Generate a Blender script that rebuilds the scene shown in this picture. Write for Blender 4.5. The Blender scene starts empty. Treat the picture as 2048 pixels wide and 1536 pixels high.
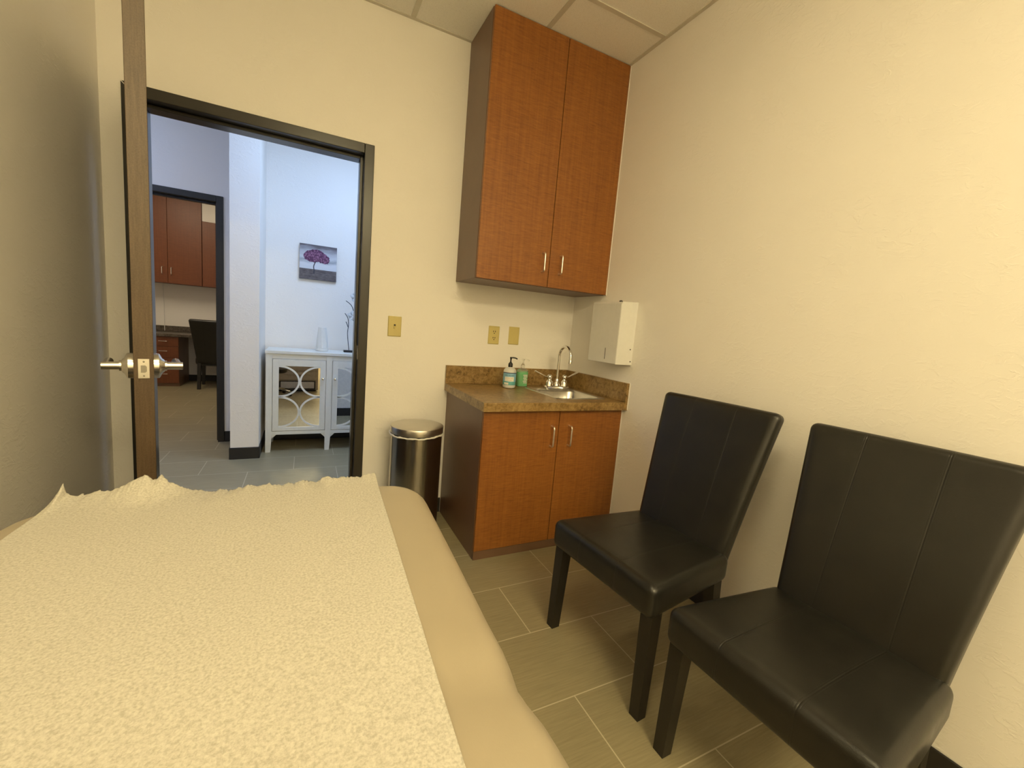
import bpy, bmesh, math, random
from mathutils import Vector, Matrix
random.seed(7)
C = bpy.context.scene.collection
PI = math.pi
H = 2.848                      # ceiling height

# ------------------------------------------------------------------ materials
def new_mat(name):
    m = bpy.data.materials.new(name); m.use_nodes = True
    nt = m.node_tree
    return m, nt, nt.nodes['Principled BSDF']
def N(nt, kind, **kw):
    n = nt.nodes.new(kind)
    for k, v in kw.items():
        if k in n.inputs: n.inputs[k].default_value = v
        else: setattr(n, k, v)
    return n
def L(nt, a, b): nt.links.new(a, b)
def coords(nt, scale=(1, 1, 1), loc=(0, 0, 0), rot=(0, 0, 0)):
    tc = N(nt, 'ShaderNodeTexCoord'); mp = N(nt, 'ShaderNodeMapping')
    mp.inputs['Scale'].default_value = scale; mp.inputs['Location'].default_value = loc
    mp.inputs['Rotation'].default_value = rot
    L(nt, tc.outputs['Object'], mp.inputs['Vector'])
    return mp.outputs['Vector']
def ramp(nt, src, stops):
    r = N(nt, 'ShaderNodeValToRGB')
    e = r.color_ramp.elements
    while len(e) < len(stops): e.new(0.5)
    for i, (p, c) in enumerate(stops):
        e[i].position = p; e[i].color = (*c, 1)
    L(nt, src, r.inputs['Fac'])
    return r.outputs['Color']
def noise(nt, vec, scale, detail=4, rough=0.55, dist=0.0):
    n = N(nt, 'ShaderNodeTexNoise'); n.inputs['Scale'].default_value = scale
    n.inputs['Detail'].default_value = detail; n.inputs['Roughness'].default_value = rough
    n.inputs['Distortion'].default_value = dist
    L(nt, vec, n.inputs['Vector'])
    return n.outputs['Fac']
def bump(nt, bs, h, strength, dist=0.01, prev=None):
    b = N(nt, 'ShaderNodeBump'); b.inputs['Strength'].default_value = strength
    b.inputs['Distance'].default_value = dist
    L(nt, h, b.inputs['Height'])
    if prev is not None: L(nt, prev, b.inputs['Normal'])
    L(nt, b.outputs['Normal'], bs.inputs['Normal'])
    return b.outputs['Normal']
def math_(nt, op, a, b=None, c=None, clamp=False):
    n = N(nt, 'ShaderNodeMath', operation=op); n.use_clamp = clamp
    for i, v in enumerate((a, b, c)):
        if v is None: continue
        if isinstance(v, (int, float)): n.inputs[i].default_value = v
        else: L(nt, v, n.inputs[i])
    return n.outputs[0]
def plain(name, col, rough=0.5, metal=0.0, var=0.06, vscale=30, bs_=0.0, bscale=200, **kw):
    """plain procedural surface: a colour with faint mottling and an optional fine bump"""
    m, nt, bs = new_mat(name)
    v = coords(nt)
    f = noise(nt, v, vscale, 3)
    lo = tuple(max(0, c*(1-var)) for c in col); hi = tuple(min(1, c*(1+var)) for c in col)
    L(nt, ramp(nt, f, [(0.3, lo), (0.7, hi)]), bs.inputs['Base Color'])
    bs.inputs['Roughness'].default_value = rough; bs.inputs['Metallic'].default_value = metal
    if bs_: bump(nt, bs, noise(nt, v, bscale, 3), bs_, 0.002)
    for k, val in kw.items(): bs.inputs[k].default_value = val
    return m

def mat_wall():
    m, nt, bs = new_mat('wall_paint')
    v = coords(nt)
    f = noise(nt, v, 2.0, 2)
    L(nt, ramp(nt, f, [(0.3, (0.870, 0.835, 0.785)), (0.7, (0.890, 0.855, 0.805))]), bs.inputs['Base Color'])
    bs.inputs['Roughness'].default_value = 0.62
    bs.inputs['Specular IOR Level'].default_value = 0.3
    # knockdown texture: flattened ridges in patches
    a = noise(nt, coords(nt, (0.75, 0.75, 1.35)), 30, 4, 0.6, 1.2)
    r1 = ramp(nt, a, [(0.50, (0, 0, 0)), (0.60, (1, 1, 1))])
    b = noise(nt, v, 5, 2)
    r2 = ramp(nt, b, [(0.40, (0.12, 0.12, 0.12)), (0.68, (1, 1, 1))])
    mul = N(nt, 'ShaderNodeMix', data_type='RGBA', blend_type='MULTIPLY')
    mul.inputs[0].default_value = 1
    L(nt, r1, mul.inputs[6]); L(nt, r2, mul.inputs[7])
    n1 = bump(nt, bs, mul.outputs[2], 0.19, 0.005)
    bump(nt, bs, noise(nt, v, 160, 3), 0.05, 0.002, n1)
    return m
def mat_tile():
    m, nt, bs = new_mat('floor_tile')
    tw, tl = 0.3194, 0.614
    v = coords(nt, loc=(0.859 + tl*20, 0.883 + tw*20, 0))
    br = N(nt, 'ShaderNodeTexBrick'); br.offset = 0.5; br.offset_frequency = 2; br.squash = 1
    br.inputs['Scale'].default_value = 1; br.inputs['Mortar Size'].default_value = 0.0022
    br.inputs['Mortar Smooth'].default_value = 0.15
    br.inputs['Brick Width'].default_value = tl; br.inputs['Row Height'].default_value = tw
    br.inputs['Bias'].default_value = 0
    L(nt, v, br.inputs['Vector'])
    g = noise(nt, coords(nt, (5, 90, 5)), 1.6, 5, 0.65)
    g2 = noise(nt, coords(nt), 2.2, 3)
    tcol = ramp(nt, g, [(0.28, (0.255, 0.218, 0.130)), (0.72, (0.345, 0.296, 0.182))])
    tcol2 = ramp(nt, g2, [(0.3, (0.90, 0.90, 0.90)), (0.7, (1.06, 1.05, 1.04))])
    mul = N(nt, 'ShaderNodeMix', data_type='RGBA', blend_type='MULTIPLY'); mul.inputs[0].default_value = 1
    L(nt, tcol, mul.inputs[6]); L(nt, tcol2, mul.inputs[7])
    mix = N(nt, 'ShaderNodeMix', data_type='RGBA')
    L(nt, br.outputs['Fac'], mix.inputs[0]); L(nt, mul.outputs[2], mix.inputs[6])
    mix.inputs[7].default_value = (0.52, 0.46, 0.33, 1)
    L(nt, mix.outputs[2], bs.inputs['Base Color'])
    bs.inputs['Roughness'].default_value = 0.42
    inv = math_(nt, 'SUBTRACT', 1.0, br.outputs['Fac'])
    n1 = bump(nt, bs, inv, 0.25, 0.002)
    bump(nt, bs, g, 0.06, 0.002, n1)
    return m
def mat_ceiling():
    m, nt, bs = new_mat('ceiling_tile')
    v = coords(nt)
    f = noise(nt, v, 260, 3, 0.7)
    L(nt, ramp(nt, f, [(0.34, (0.82, 0.79, 0.74)), (0.5, (0.92, 0.89, 0.84))]), bs.inputs['Base Color'])
    bs.inputs['Roughness'].default_value = 0.9
    bump(nt, bs, f, 0.15, 0.002)
    return m
def mat_wood(name, lo, hi, rough=0.42, horiz=True):
    """reddish veneer with a fine rippled figure"""
    m, nt, bs = new_mat(name)
    rip = noise(nt, coords(nt, (16, 16, 150)), 1.0, 5, 0.65, 0.8)
    grain = noise(nt, coords(nt, (70, 70, 2.2)), 1.0, 5, 0.6)
    big = noise(nt, coords(nt), 3.0, 2)
    s = math_(nt, 'ADD', math_(nt, 'MULTIPLY', rip, 0.55), math_(nt, 'MULTIPLY', grain, 0.35))
    s = math_(nt, 'ADD', s, math_(nt, 'MULTIPLY', big, 0.10))
    L(nt, ramp(nt, s, [(0.34, lo), (0.66, hi)]), bs.inputs['Base Color'])
    bs.inputs['Roughness'].default_value = rough
    bump(nt, bs, s, 0.06, 0.001)
    return m
def mat_counter(name, lo, mid, hi):
    m, nt, bs = new_mat(name)
    v = coords(nt)
    a = noise(nt, v, 42, 7, 0.74, 0.6)
    b = noise(nt, v, 7, 4, 0.6)
    s = math_(nt, 'ADD', math_(nt, 'MULTIPLY', a, 0.7), math_(nt, 'MULTIPLY', b, 0.3))
    col = ramp(nt, s, [(0.36, lo), (0.47, mid), (0.60, hi)])
    L(nt, col, bs.inputs['Base Color'])
    bs.inputs['Roughness'].default_value = 0.30
    return m
def mat_leather(seams=True):
    m, nt, bs = new_mat('black_leatherette' if seams else 'black_leatherette_plain')
    v = coords(nt)
    f = noise(nt, v, 9, 3)
    L(nt, ramp(nt, f, [(0.3, (0.0105, 0.0100, 0.0085)), (0.7, (0.0150, 0.0140, 0.0115))]), bs.inputs['Base Color'])
    r = ramp(nt, noise(nt, v, 14, 3), [(0.3, (0.29,)*3), (0.7, (0.38,)*3)])
    L(nt, r, bs.inputs['Roughness'])
    vo = N(nt, 'ShaderNodeTexVoronoi'); vo.inputs['Scale'].default_value = 420
    L(nt, v, vo.inputs['Vector'])
    n1 = bump(nt, bs, vo.outputs['Distance'], 0.10, 0.001)
    if seams:
        sp = N(nt, 'ShaderNodeSeparateXYZ'); L(nt, v, sp.inputs[0])
        ay = math_(nt, 'ABSOLUTE', sp.outputs['Y'])
        d = math_(nt, 'ABSOLUTE', math_(nt, 'SUBTRACT', ay, 0.0945))
        # seam gutter with a row of stitches on each side of it
        gut = math_(nt, 'SUBTRACT', 1.0, math_(nt, 'DIVIDE', d, 0.0022), clamp=True)
        st = math_(nt, 'SUBTRACT', 1.0, math_(nt, 'DIVIDE', math_(nt, 'ABSOLUTE', math_(nt, 'SUBTRACT', d, 0.0055)), 0.0013), clamp=True)
        puff = math_(nt, 'SUBTRACT', 1.0, math_(nt, 'DIVIDE', d, 0.014), clamp=True)
        lng = math_(nt, 'ADD', math_(nt, 'ADD', sp.outputs['X'], sp.outputs['Z']), 0.0)
        dash = math_(nt, 'GREATER_THAN', math_(nt, 'SINE', math_(nt, 'MULTIPLY', lng, 900)), -0.5)
        h = math_(nt, 'SUBTRACT', math_(nt, 'MULTIPLY', math_(nt, 'MULTIPLY', st, dash), -0.35), gut)
        h = math_(nt, 'SUBTRACT', h, math_(nt, 'MULTIPLY', puff, 0.4))
        bump(nt, bs, h, 0.23, 0.003, n1)
    return m
def mat_paper():
    m, nt, bs = new_mat('exam_paper')
    v = coords(nt)
    a = noise(nt, v, 310, 4, 0.62, 0.25)
    c = ramp(nt, a, [(0.34, (0.39, 0.365, 0.31)), (0.50, (0.485, 0.46, 0.40)), (0.66, (0.56, 0.535, 0.47))])
    L(nt, c, bs.inputs['Base Color'])
    bs.inputs['Roughness'].default_value = 0.75
    bs.inputs['Specular IOR Level'].default_value = 0.2
    n1 = bump(nt, bs, a, 0.16, 0.0025)
    bump(nt, bs, noise(nt, v, 22, 4, 0.6), 0.12, 0.006, n1)
    return m
def mat_metal(name, col, rough, brushed=None):
    m, nt, bs = new_mat(name)
    v = coords(nt, brushed or (1, 1, 1))
    f = noise(nt, v, 60 if not brushed else 3, 4)
    lo = tuple(c*0.93 for c in col); hi = tuple(min(1, c*1.05) for c in col)
    L(nt, ramp(nt, f, [(0.3, lo), (0.7, hi)]), bs.inputs['Base Color'])
    bs.inputs['Metallic'].default_value = 1; bs.inputs['Roughness'].default_value = rough
    if brushed: bump(nt, bs, f, 0.05, 0.001)
    return m
def mat_door_edge():
    m, nt, bs = new_mat('door_veneer')
    v = coords(nt, (120, 120, 9))
    f = noise(nt, v, 1.0, 6, 0.7)
    sp = noise(nt, coords(nt), 240, 3, 0.7)
    s = math_(nt, 'ADD', math_(nt, 'MULTIPLY', f, 0.6), math_(nt, 'MULTIPLY', sp, 0.4))
    L(nt, ramp(nt, s, [(0.32, (0.055, 0.032, 0.016)), (0.66, (0.130, 0.084, 0.044))]), bs.inputs['Base Color'])
    bs.inputs['Roughness'].default_value = 0.45
    return m
def mat_glass(name, col, rough=0.05, ior=1.4, trans=0.9):
    m, nt, bs = new_mat(name)
    f = noise(nt, coords(nt), 20, 2)
    L(nt, ramp(nt, f, [(0.3, tuple(c*0.97 for c in col)), (0.7, col)]), bs.inputs['Base Color'])
    bs.inputs['Roughness'].default_value = rough; bs.inputs['IOR'].default_value = ior
    bs.inputs['Transmission Weight'].default_value = trans
    return m
def mat_sky_art():
    """grey cloudy sky over a dark field for the canvas print"""
    m, nt, bs = new_mat('canvas_print')
    tc = coords(nt); sp = N(nt, 'ShaderNodeSeparateXYZ'); L(nt, tc, sp.inputs[0])
    z = math_(nt, 'DIVIDE', sp.outputs['Z'], 0.316)          # 0 bottom, 1 top
    cl = noise(nt, coords(nt, (5, 1, 22)), 1.0, 5, 0.6)
    zz = math_(nt, 'ADD', z, math_(nt, 'MULTIPLY', math_(nt, 'SUBTRACT', cl, 0.5), 0.30))
    sky = ramp(nt, zz, [(0.30, (0.60, 0.62, 0.66)), (0.45, (0.66, 0.67, 0.71)), (0.56, (0.34, 0.36, 0.40)), (0.64, (0.58, 0.60, 0.64)), (0.80, (0.46, 0.46, 0.50)), (0.95, (0.13, 0.11, 0.12))])
    gn = noise(nt, coords(nt, (18, 1, 60)), 1.0, 5, 0.7)
    gr = ramp(nt, gn, [(0.3, (0.05, 0.04, 0.042)), (0.7, (0.19, 0.16, 0.16))])
    mix = N(nt, 'ShaderNodeMix', data_type='RGBA')
    L(nt, math_(nt, 'LESS_THAN', z, 0.30), mix.inputs[0]); L(nt, sky, mix.inputs[6]); L(nt, gr, mix.inputs[7])
    L(nt, mix.outputs[2], bs.inputs['Base Color'])
    bs.inputs['Roughness'].default_value = 0.7
    return m
def mat_emit(name, col, strength):
    m, nt, bs = new_mat(name)
    bs.inputs['Base Color'].default_value = (0.8, 0.8, 0.8, 1)
    bs.inputs['Emission Color'].default_value = (*col, 1); bs.inputs['Emission Strength'].default_value = strength
    return m

WARM = (1.0, 0.835, 0.470); COOL = (0.46, 0.65, 1.0); MILD = (1.0, 0.84, 0.60)
M = dict(
    wall=mat_wall(), tile=mat_tile(), ceil=mat_ceiling(),
    tbar=plain('grid_paint', (0.64, 0.60, 0.52), 0.5, var=0.03),
    door=mat_wood('cabinet_veneer', (0.180, 0.058, 0.010), (0.335, 0.125, 0.022)),
    door2=mat_wood('desk_veneer', (0.130, 0.038, 0.012), (0.205, 0.062, 0.020)),
    body=plain('cabinet_laminate', (0.165, 0.092, 0.056), 0.34, var=0.08, vscale=8),
    counter=mat_counter('counter_laminate', (0.085, 0.048, 0.014), (0.250, 0.150, 0.050), (0.380, 0.250, 0.100)),
    counter2=mat_counter('dark_counter_laminate', (0.02, 0.016, 0.012), (0.07, 0.055, 0.04), (0.16, 0.13, 0.10)),
    leather=mat_leather(True), leather2=mat_leather(False),
    legwood=plain('black_wood', (0.014, 0.012, 0.009), 0.42, var=0.15, vscale=40),
    paper=mat_paper(),
    vinyl=plain('tan_vinyl', (0.35, 0.298, 0.215), 0.42, var=0.03, vscale=6, bs_=0.05, bscale=500),
    tbase=plain('tan_enamel', (0.50, 0.43, 0.32), 0.4, var=0.03),
    chrome=mat_metal('chrome', (0.86, 0.85, 0.83), 0.07),
    nickel=mat_metal('satin_nickel', (0.74, 0.71, 0.66), 0.24),
    steel=mat_metal('brushed_steel', (0.36, 0.34, 0.31), 0.19, (60, 60, 2)),
    steel_lid=mat_metal('brushed_steel_lid', (0.62, 0.60, 0.56), 0.30, (3, 80, 3)),
    pull=mat_metal('pull_nickel', (0.88, 0.85, 0.80), 0.32),
    sink=mat_metal('sink_steel', (0.66, 0.64, 0.61), 0.28, (80, 4, 4)),
    frame=plain('bronze_enamel', (0.022, 0.019, 0.015), 0.30, var=0.05),
    veneer=mat_door_edge(),
    base=plain('black_rubber', (0.018, 0.016, 0.014), 0.5, var=0.1),
    ivory=plain('ivory_plastic', (0.60, 0.50, 0.19), 0.35, var=0.02),
    slot=plain('dark_slot', (0.02, 0.015, 0.01), 0.6),
    white=plain('white_enamel', (0.74, 0.73, 0.70), 0.33, var=0.02),
    caulk=plain('white_caulk', (0.80, 0.76, 0.70), 0.6, var=0.02),
    cream=plain('white_lacquer', (0.78, 0.775, 0.72), 0.38, var=0.02),
    mirror=mat_metal('mirror_silvering', (0.80, 0.80, 0.79), 0.015),
    liner=plain('white_film', (0.78, 0.76, 0.72), 0.35, var=0.05, vscale=60),
    blackpl=plain('black_plastic', (0.012, 0.010, 0.010), 0.3, var=0.1),
    clear=mat_glass('frosted_plastic', (0.88, 0.88, 0.86), 0.3, 1.35, 0.25),
    clear2=mat_glass('clear_plastic', (0.93, 0.93, 0.90), 0.08, 1.3, 0.85),
    green=mat_glass('green_soap', (0.12, 0.80, 0.26), 0.10, 1.35, 0.12),
    lblue=plain('label_blue', (0.24, 0.50, 0.68), 0.45, var=0.05),
    lteal=plain('label_teal', (0.12, 0.40, 0.42), 0.45, var=0.05),
    lnavy=plain('label_navy', (0.03, 0.05, 0.12), 0.45),
    lwhite=plain('label_white', (0.80, 0.79, 0.72), 0.45),
    lorange=plain('label_rust', (0.45, 0.22, 0.10), 0.5),
    art=mat_sky_art(),
    bloom=plain('blossom_purple', (0.105, 0.030, 0.085), 0.7, var=0.6, vscale=120),
    bloom2=plain('blossom_pink', (0.26, 0.11, 0.20), 0.7, var=0.5, vscale=120),
    trunk=plain('trunk_grey', (0.05, 0.045, 0.06), 0.7),
    canvas=plain('canvas_edge', (0.10, 0.10, 0.11), 0.7),
    vase=plain('white_ceramic', (0.80, 0.79, 0.75), 0.30, var=0.02),
    wire=plain('dark_wire', (0.03, 0.035, 0.045), 0.4),
    petal=mat_glass('frosted_petal', (0.92, 0.95, 0.97), 0.3, 1.3, 0.5),
    bowl=mat_emit('fill_bowl_warm', WARM, 32.5), lens=mat_emit('lamp_lens_warm', WARM, 1.0), bowl_c=mat_emit('lamp_bowl_cool', COOL, 12.6), bowl_fill=mat_emit('fill_bowl_cool_dim', (0.50, 0.62, 1.0), 6.5), bowl_o=mat_emit('lamp_bowl_mild', MILD, 10.0),
)

# ------------------------------------------------------------------ geometry helpers
def obj(name, bm, mat, parent=None, loc=(0, 0, 0), rotz=0.0, smooth=False, angle=None):
    bmesh.ops.recalc_face_normals(bm, faces=bm.faces[:])
    me = bpy.data.meshes.new(name); bm.to_mesh(me); bm.free()
    mats = mat if isinstance(mat, (list, tuple)) else [mat]
    for k in mats: me.materials.append(M[k])
    if smooth:
        for p in me.polygons: p.use_smooth = True
        if angle:
            try: me.set_sharp_from_angle(angle=math.radians(angle))
            except Exception: pass
    o = bpy.data.objects.new(name, me); C.objects.link(o)
    o.location = loc; o.rotation_euler = (0, 0, rotz)
    if parent: o.parent = parent
    return o
def tag(o, label, cat, group=None, kind=None):
    if label: o['label'] = label
    if cat: o['category'] = cat
    if group: o['group'] = group
    if kind: o['kind'] = kind
    return o
def thing(name, label, cat, loc=(0, 0, 0), rotz=0.0, group=None):
    o = bpy.data.objects.new(name, None); C.objects.link(o)
    o.empty_display_size = 0.05
    o.location = loc; o.rotation_euler = (0, 0, rotz)
    return tag(o, label, cat, group)
def struct(name, bm, mat, label, cat, **kw):
    return tag(obj(name, bm, mat, **kw), label, cat, kind='structure')
def dup(root, loc, rotz, label, name=None):
    r = root.copy(); C.objects.link(r); r.location = loc; r.rotation_euler = (0, 0, rotz); r['label'] = label
    for ch in list(root.children):
        c = ch.copy(); C.objects.link(c); c.parent = r
        for g in ch.children:
            d = g.copy(); C.objects.link(d); d.parent = c
    return r
BM = bmesh.new
def box(bm, x0, x1, y0, y1, z0, z1, bev=0.0, seg=2, mi=0):
    vs = [bm.verts.new(p) for p in ((x0, y0, z0), (x1, y0, z0), (x1, y1, z0), (x0, y1, z0), (x0, y0, z1), (x1, y0, z1), (x1, y1, z1), (x0, y1, z1))]
    fs = [bm.faces.new([vs[i] for i in f]) for f in ((0, 3, 2, 1), (4, 5, 6, 7), (0, 1, 5, 4), (1, 2, 6, 5), (2, 3, 7, 6), (3, 0, 4, 7))]
    for f in fs: f.material_index = mi
    if bev > 0:
        es = list({e for f in fs for e in f.edges})
        bmesh.ops.bevel(bm, geom=es, offset=bev, segments=seg, affect='EDGES', profile=0.5)
    return bm
def B(*a, **k): return box(BM(), *a, **k)
def prism(bm, pts, axis, a, b, mi=0):
    """polygon pts extruded along axis ('x','y','z') between a and b"""
    def P(u, v, w): return {'x': (w, u, v), 'y': (u, w, v), 'z': (u, v, w)}[axis]
    A = [bm.verts.new(P(u, v, a)) for u, v in pts]; D = [bm.verts.new(P(u, v, b)) for u, v in pts]
    fs = [bm.faces.new(A[::-1]), bm.faces.new(D)]
    n = len(pts)
    for i in range(n): fs.append(bm.faces.new((A[i], A[(i+1) % n], D[(i+1) % n], D[i])))
    for f in fs: f.material_index = mi
    return bm
def lathe(bm, prof, cx=0, cy=0, n=32, axis='z', sx=1.0, sy=1.0, cap=True, mi=0):
    rings = []
    for r, h in prof:
        ring = []
        for i in range(n):
            a = 2*PI*i/n; u, v = r*math.cos(a)*sx, r*math.sin(a)*sy
            p = {'z': (cx+u, cy+v, h), 'x': (h, cx+u, cy+v), 'y': (cx+u, h, cy+v)}[axis]
            ring.append(bm.verts.new(p))
        rings.append(ring)
    for a, b in zip(rings, rings[1:]):
        for i in range(n):
            f = bm.faces.new((a[i], a[(i+1) % n], b[(i+1) % n], b[i])); f.material_index = mi
    if cap:
        for ring in (rings[0], rings[-1]):
            try: bm.faces.new(ring).material_index = mi
            except Exception: pass
    return bm
def tube(bm, pts, r, n=12, closed=False, mi=0, flat=1.0, up=None):
    """swept circle (optionally flattened) along pts; r may be a list"""
    pts = [Vector(p) for p in pts]; m = len(pts); rs = r if isinstance(r, (list, tuple)) else [r]*m
    prev = None; rings = []
    for i, p in enumerate(pts):
        if closed: t = (pts[(i+1) % m]-pts[i-1])
        else: t = pts[min(i+1, m-1)]-pts[max(i-1, 0)]
        t.normalize()
        if prev is None:
            ref = Vector(up) if up else (Vector((0, 0, 1)) if abs(t.z) < 0.9 else Vector((1, 0, 0)))
            nrm = (ref - t*ref.dot(t)).normalized()
        else: nrm = (prev - t*prev.dot(t)).normalized()
        prev = nrm; bi = t.cross(nrm)
        rings.append([bm.verts.new(p + nrm*rs[i]*flat*math.cos(2*PI*k/n) + bi*rs[i]*math.sin(2*PI*k/n)) for k in range(n)])
    pairs = list(zip(rings, rings[1:])) + ([(rings[-1], rings[0])] if closed else [])
    for a, b in pairs:
        for k in range(n): bm.faces.new((a[k], a[(k+1) % n], b[(k+1) % n], b[k])).material_index = mi
    if not closed:
        bm.faces.new(rings[0][::-1]).material_index = mi; bm.faces.new(rings[-1]).material_index = mi
    return bm
def smooth_path(pts, k=6):
    """Catmull-Rom through pts"""
    P = [Vector(p) for p in pts]; out = []
    for i in range(len(P)-1):
        p0, p1, p2, p3 = P[max(i-1, 0)], P[i], P[i+1], P[min(i+2, len(P)-1)]
        for j in range(k):
            t = j/k
            out.append(0.5*((2*p1)+(p2-p0)*t+(2*p0-5*p1+4*p2-p3)*t*t+(3*p1-p0-3*p2+p3)*t**3))
    out.append(P[-1]); return out
def axis_list(h, r, n):
    e = [r*(1-math.cos(PI/2*i/5)) for i in range(6)]
    lo = [-h+v for v in e]
    mid = [-h+r + (2*h-2*r)*(i/n) for i in range(1, n)]
    return lo + mid + [h-v for v in reversed(e)]
def rbox(hx, hy, hz, r, n=(10, 10, 4), warp=None):
    """rounded box as a dense grid, optionally warped"""
    bm = BM(); ax = [axis_list(h, r, k) for h, k in zip((hx, hy, hz), n)]; H_ = (hx, hy, hz); cache = {}
    def vert(p):
        k = tuple(round(c, 6) for c in p)
        if k in cache: return cache[k]
        inner = [max(-(h-r), min(h-r, c)) for c, h in zip(p, H_)]
        d = Vector([c-i for c, i in zip(p, inner)])
        q = Vector(inner) + (d.normalized()*r if d.length > 1e-9 else Vector())
        v = bm.verts.new(warp(q) if warp else q); cache[k] = v; return v
    for a in range(3):
        b, c = [i for i in range(3) if i != a]
        for s in (-1, 1):
            for i in range(len(ax[b])-1):
                for j in range(len(ax[c])-1):
                    q = []
                    for (u, w) in ((i, j), (i+1, j), (i+1, j+1), (i, j+1)):
                        p = [0, 0, 0]; p[a] = s*H_[a]; p[b] = ax[b][u]; p[c] = ax[c][w]; q.append(vert(p))
                    if len(set(q)) == 4:
                        try: bm.faces.new(q)
                        except Exception: pass
    return bm
def rrect(x0, x1, y0, y1, r, k=6):
    pts = []
    for cx, cy, a0 in ((x1-r, y1-r, 0), (x0+r, y1-r, PI/2), (x0+r, y0+r, PI), (x1-r, y0+r, 1.5*PI)):
        for i in range(k+1):
            a = a0 + PI/2*i/k; pts.append((cx+r*math.cos(a), cy+r*math.sin(a)))
    return pts
def loft(bm, loops, cap0=False, cap1=False, mi=0):
    R = [[bm.verts.new(p) for p in lp] for lp in loops]; n = len(R[0])
    for a, b in zip(R, R[1:]):
        for i in range(n): bm.faces.new((a[i], a[(i+1) % n], b[(i+1) % n], b[i])).material_index = mi
    if cap0: bm.faces.new(R[0][::-1]).material_index = mi
    if cap1: bm.faces.new(R[-1]).material_index = mi
    return bm
def text_mesh(txt, size):
    cu = bpy.data.curves.new('lettering', 'FONT'); cu.body = txt; cu.size = size; cu.align_x = 'CENTER'; cu.align_y = 'CENTER'
    o = bpy.data.objects.new('lettering', cu); C.objects.link(o)
    bpy.context.view_layer.update()
    me = bpy.data.meshes.new_from_object(o.evaluated_get(bpy.context.evaluated_depsgraph_get()))
    bpy.data.objects.remove(o); bpy.data.curves.remove(cu)
    bm = BM(); bm.from_mesh(me); bpy.data.meshes.remove(me); return bm
def wire_pull(length, proj, r=0.0050):
    """bent wire pull, bar vertical along z, standing off along -y"""
    h = length/2; c = 0.012; P = []
    P.append((0, 0, h))
    for i in range(7):
        a = PI/2*i/6; P.append((0, -proj + c - c*math.sin(a), h - c + c*math.cos(a)) if False else (0, -(proj-c) - c*math.sin(a), h - c + c*math.cos(a)))
    for i in range(7):
        a = PI/2*i/6; P.append((0, -(proj-c) - c*math.cos(a), -h + c - c*math.sin(a)))
    P.append((0, 0, -h))
    return tube(BM(), P, r, 10)

# ------------------------------------------------------------------ setting
Y1 = 0.12            # far side of the exam room's back wall
YF = 1.92            # far corridor wall
DL, DR, DZ = -2.399, -1.445, 2.104     # exam room doorway
FL, FR, FZ = -3.310, -2.410, 2.088     # doorway across the corridor
struct('floor', B(-5.2, 1.6, -5.4, 6.2, -0.10, 0.0), 'tile', 'grey brown wood-grain floor tiles laid in offset rows', 'floor')
def wall_open(x0, x1, y0, y1, ox0, ox1, oz, zt):
    bm = BM()
    if ox0 > x0: box(bm, x0, ox0, y0, y1, 0, zt)
    box(bm, ox1, x1, y0, y1, 0, zt); box(bm, ox0, ox1, y0, y1, oz, zt)
    bmesh.ops.remove_doubles(bm, verts=bm.verts[:], dist=1e-5)
    return bm
ZT = H + 0.12
struct('wall_back', wall_open(-5.1, 1.5, 0.0, Y1, DL-0.04, DR+0.04, DZ+0.04, ZT), 'wall', 'cream back wall with the doorway, switch and sink cabinets', 'wall')
struct('wall_right', B(0.0, 0.12, -5.3, 0.0, 0, ZT), 'wall', 'cream textured right wall behind the two black chairs', 'wall')
struct('wall_left', B(-2.645, -2.525, -5.3, 0.0, 0, ZT), 'wall', 'shaded cream left wall beside the open door', 'wall')
struct('wall_near', B(-2.645, 0.12, -5.42, -5.3, 0, ZT), 'wall', 'cream wall behind the head of the examination table', 'wall')
struct('wall_far', wall_open(-5.1, 1.5, YF, YF+0.12, FL-0.04, FR+0.04, FZ+0.04, ZT), 'wall', 'pale blue-white corridor wall with the tree picture and the office doorway', 'wall')
struct('wall_stub', B(-2.243, -2.046, 1.365, YF, 0, ZT), 'wall', 'bright white wall end standing left of the mirrored cabinet', 'wall')
struct('wall_corridor_left', B(-5.22, -5.1, Y1, YF, 0, ZT), 'wall', 'left end wall of the corridor, beyond the doorway', 'wall')
struct('wall_corridor_right', B(1.5, 1.62, Y1, YF, 0, ZT), 'wall', 'right end wall of the corridor, beyond the doorway', 'wall')
struct('wall_office_back', B(-4.9, -1.7, 5.60, 5.72, 0, ZT), 'wall', 'cream office wall behind the desk counter and red cabinets', 'wall')
struct('wall_office_left', B(-5.02, -4.9, YF+0.12, 5.72, 0, ZT), 'wall', 'left wall of the office across the corridor', 'wall')
struct('wall_office_right', B(-1.7, -1.58, YF+0.12, 5.72, 0, ZT), 'wall', 'right wall of the office across the corridor', 'wall')

struct('wall_soffit', B(-3.112, -1.7, 5.285, 5.60, 2.426, H), 'wall', 'cream soffit above the lower office wall cabinet', 'wall')
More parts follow.
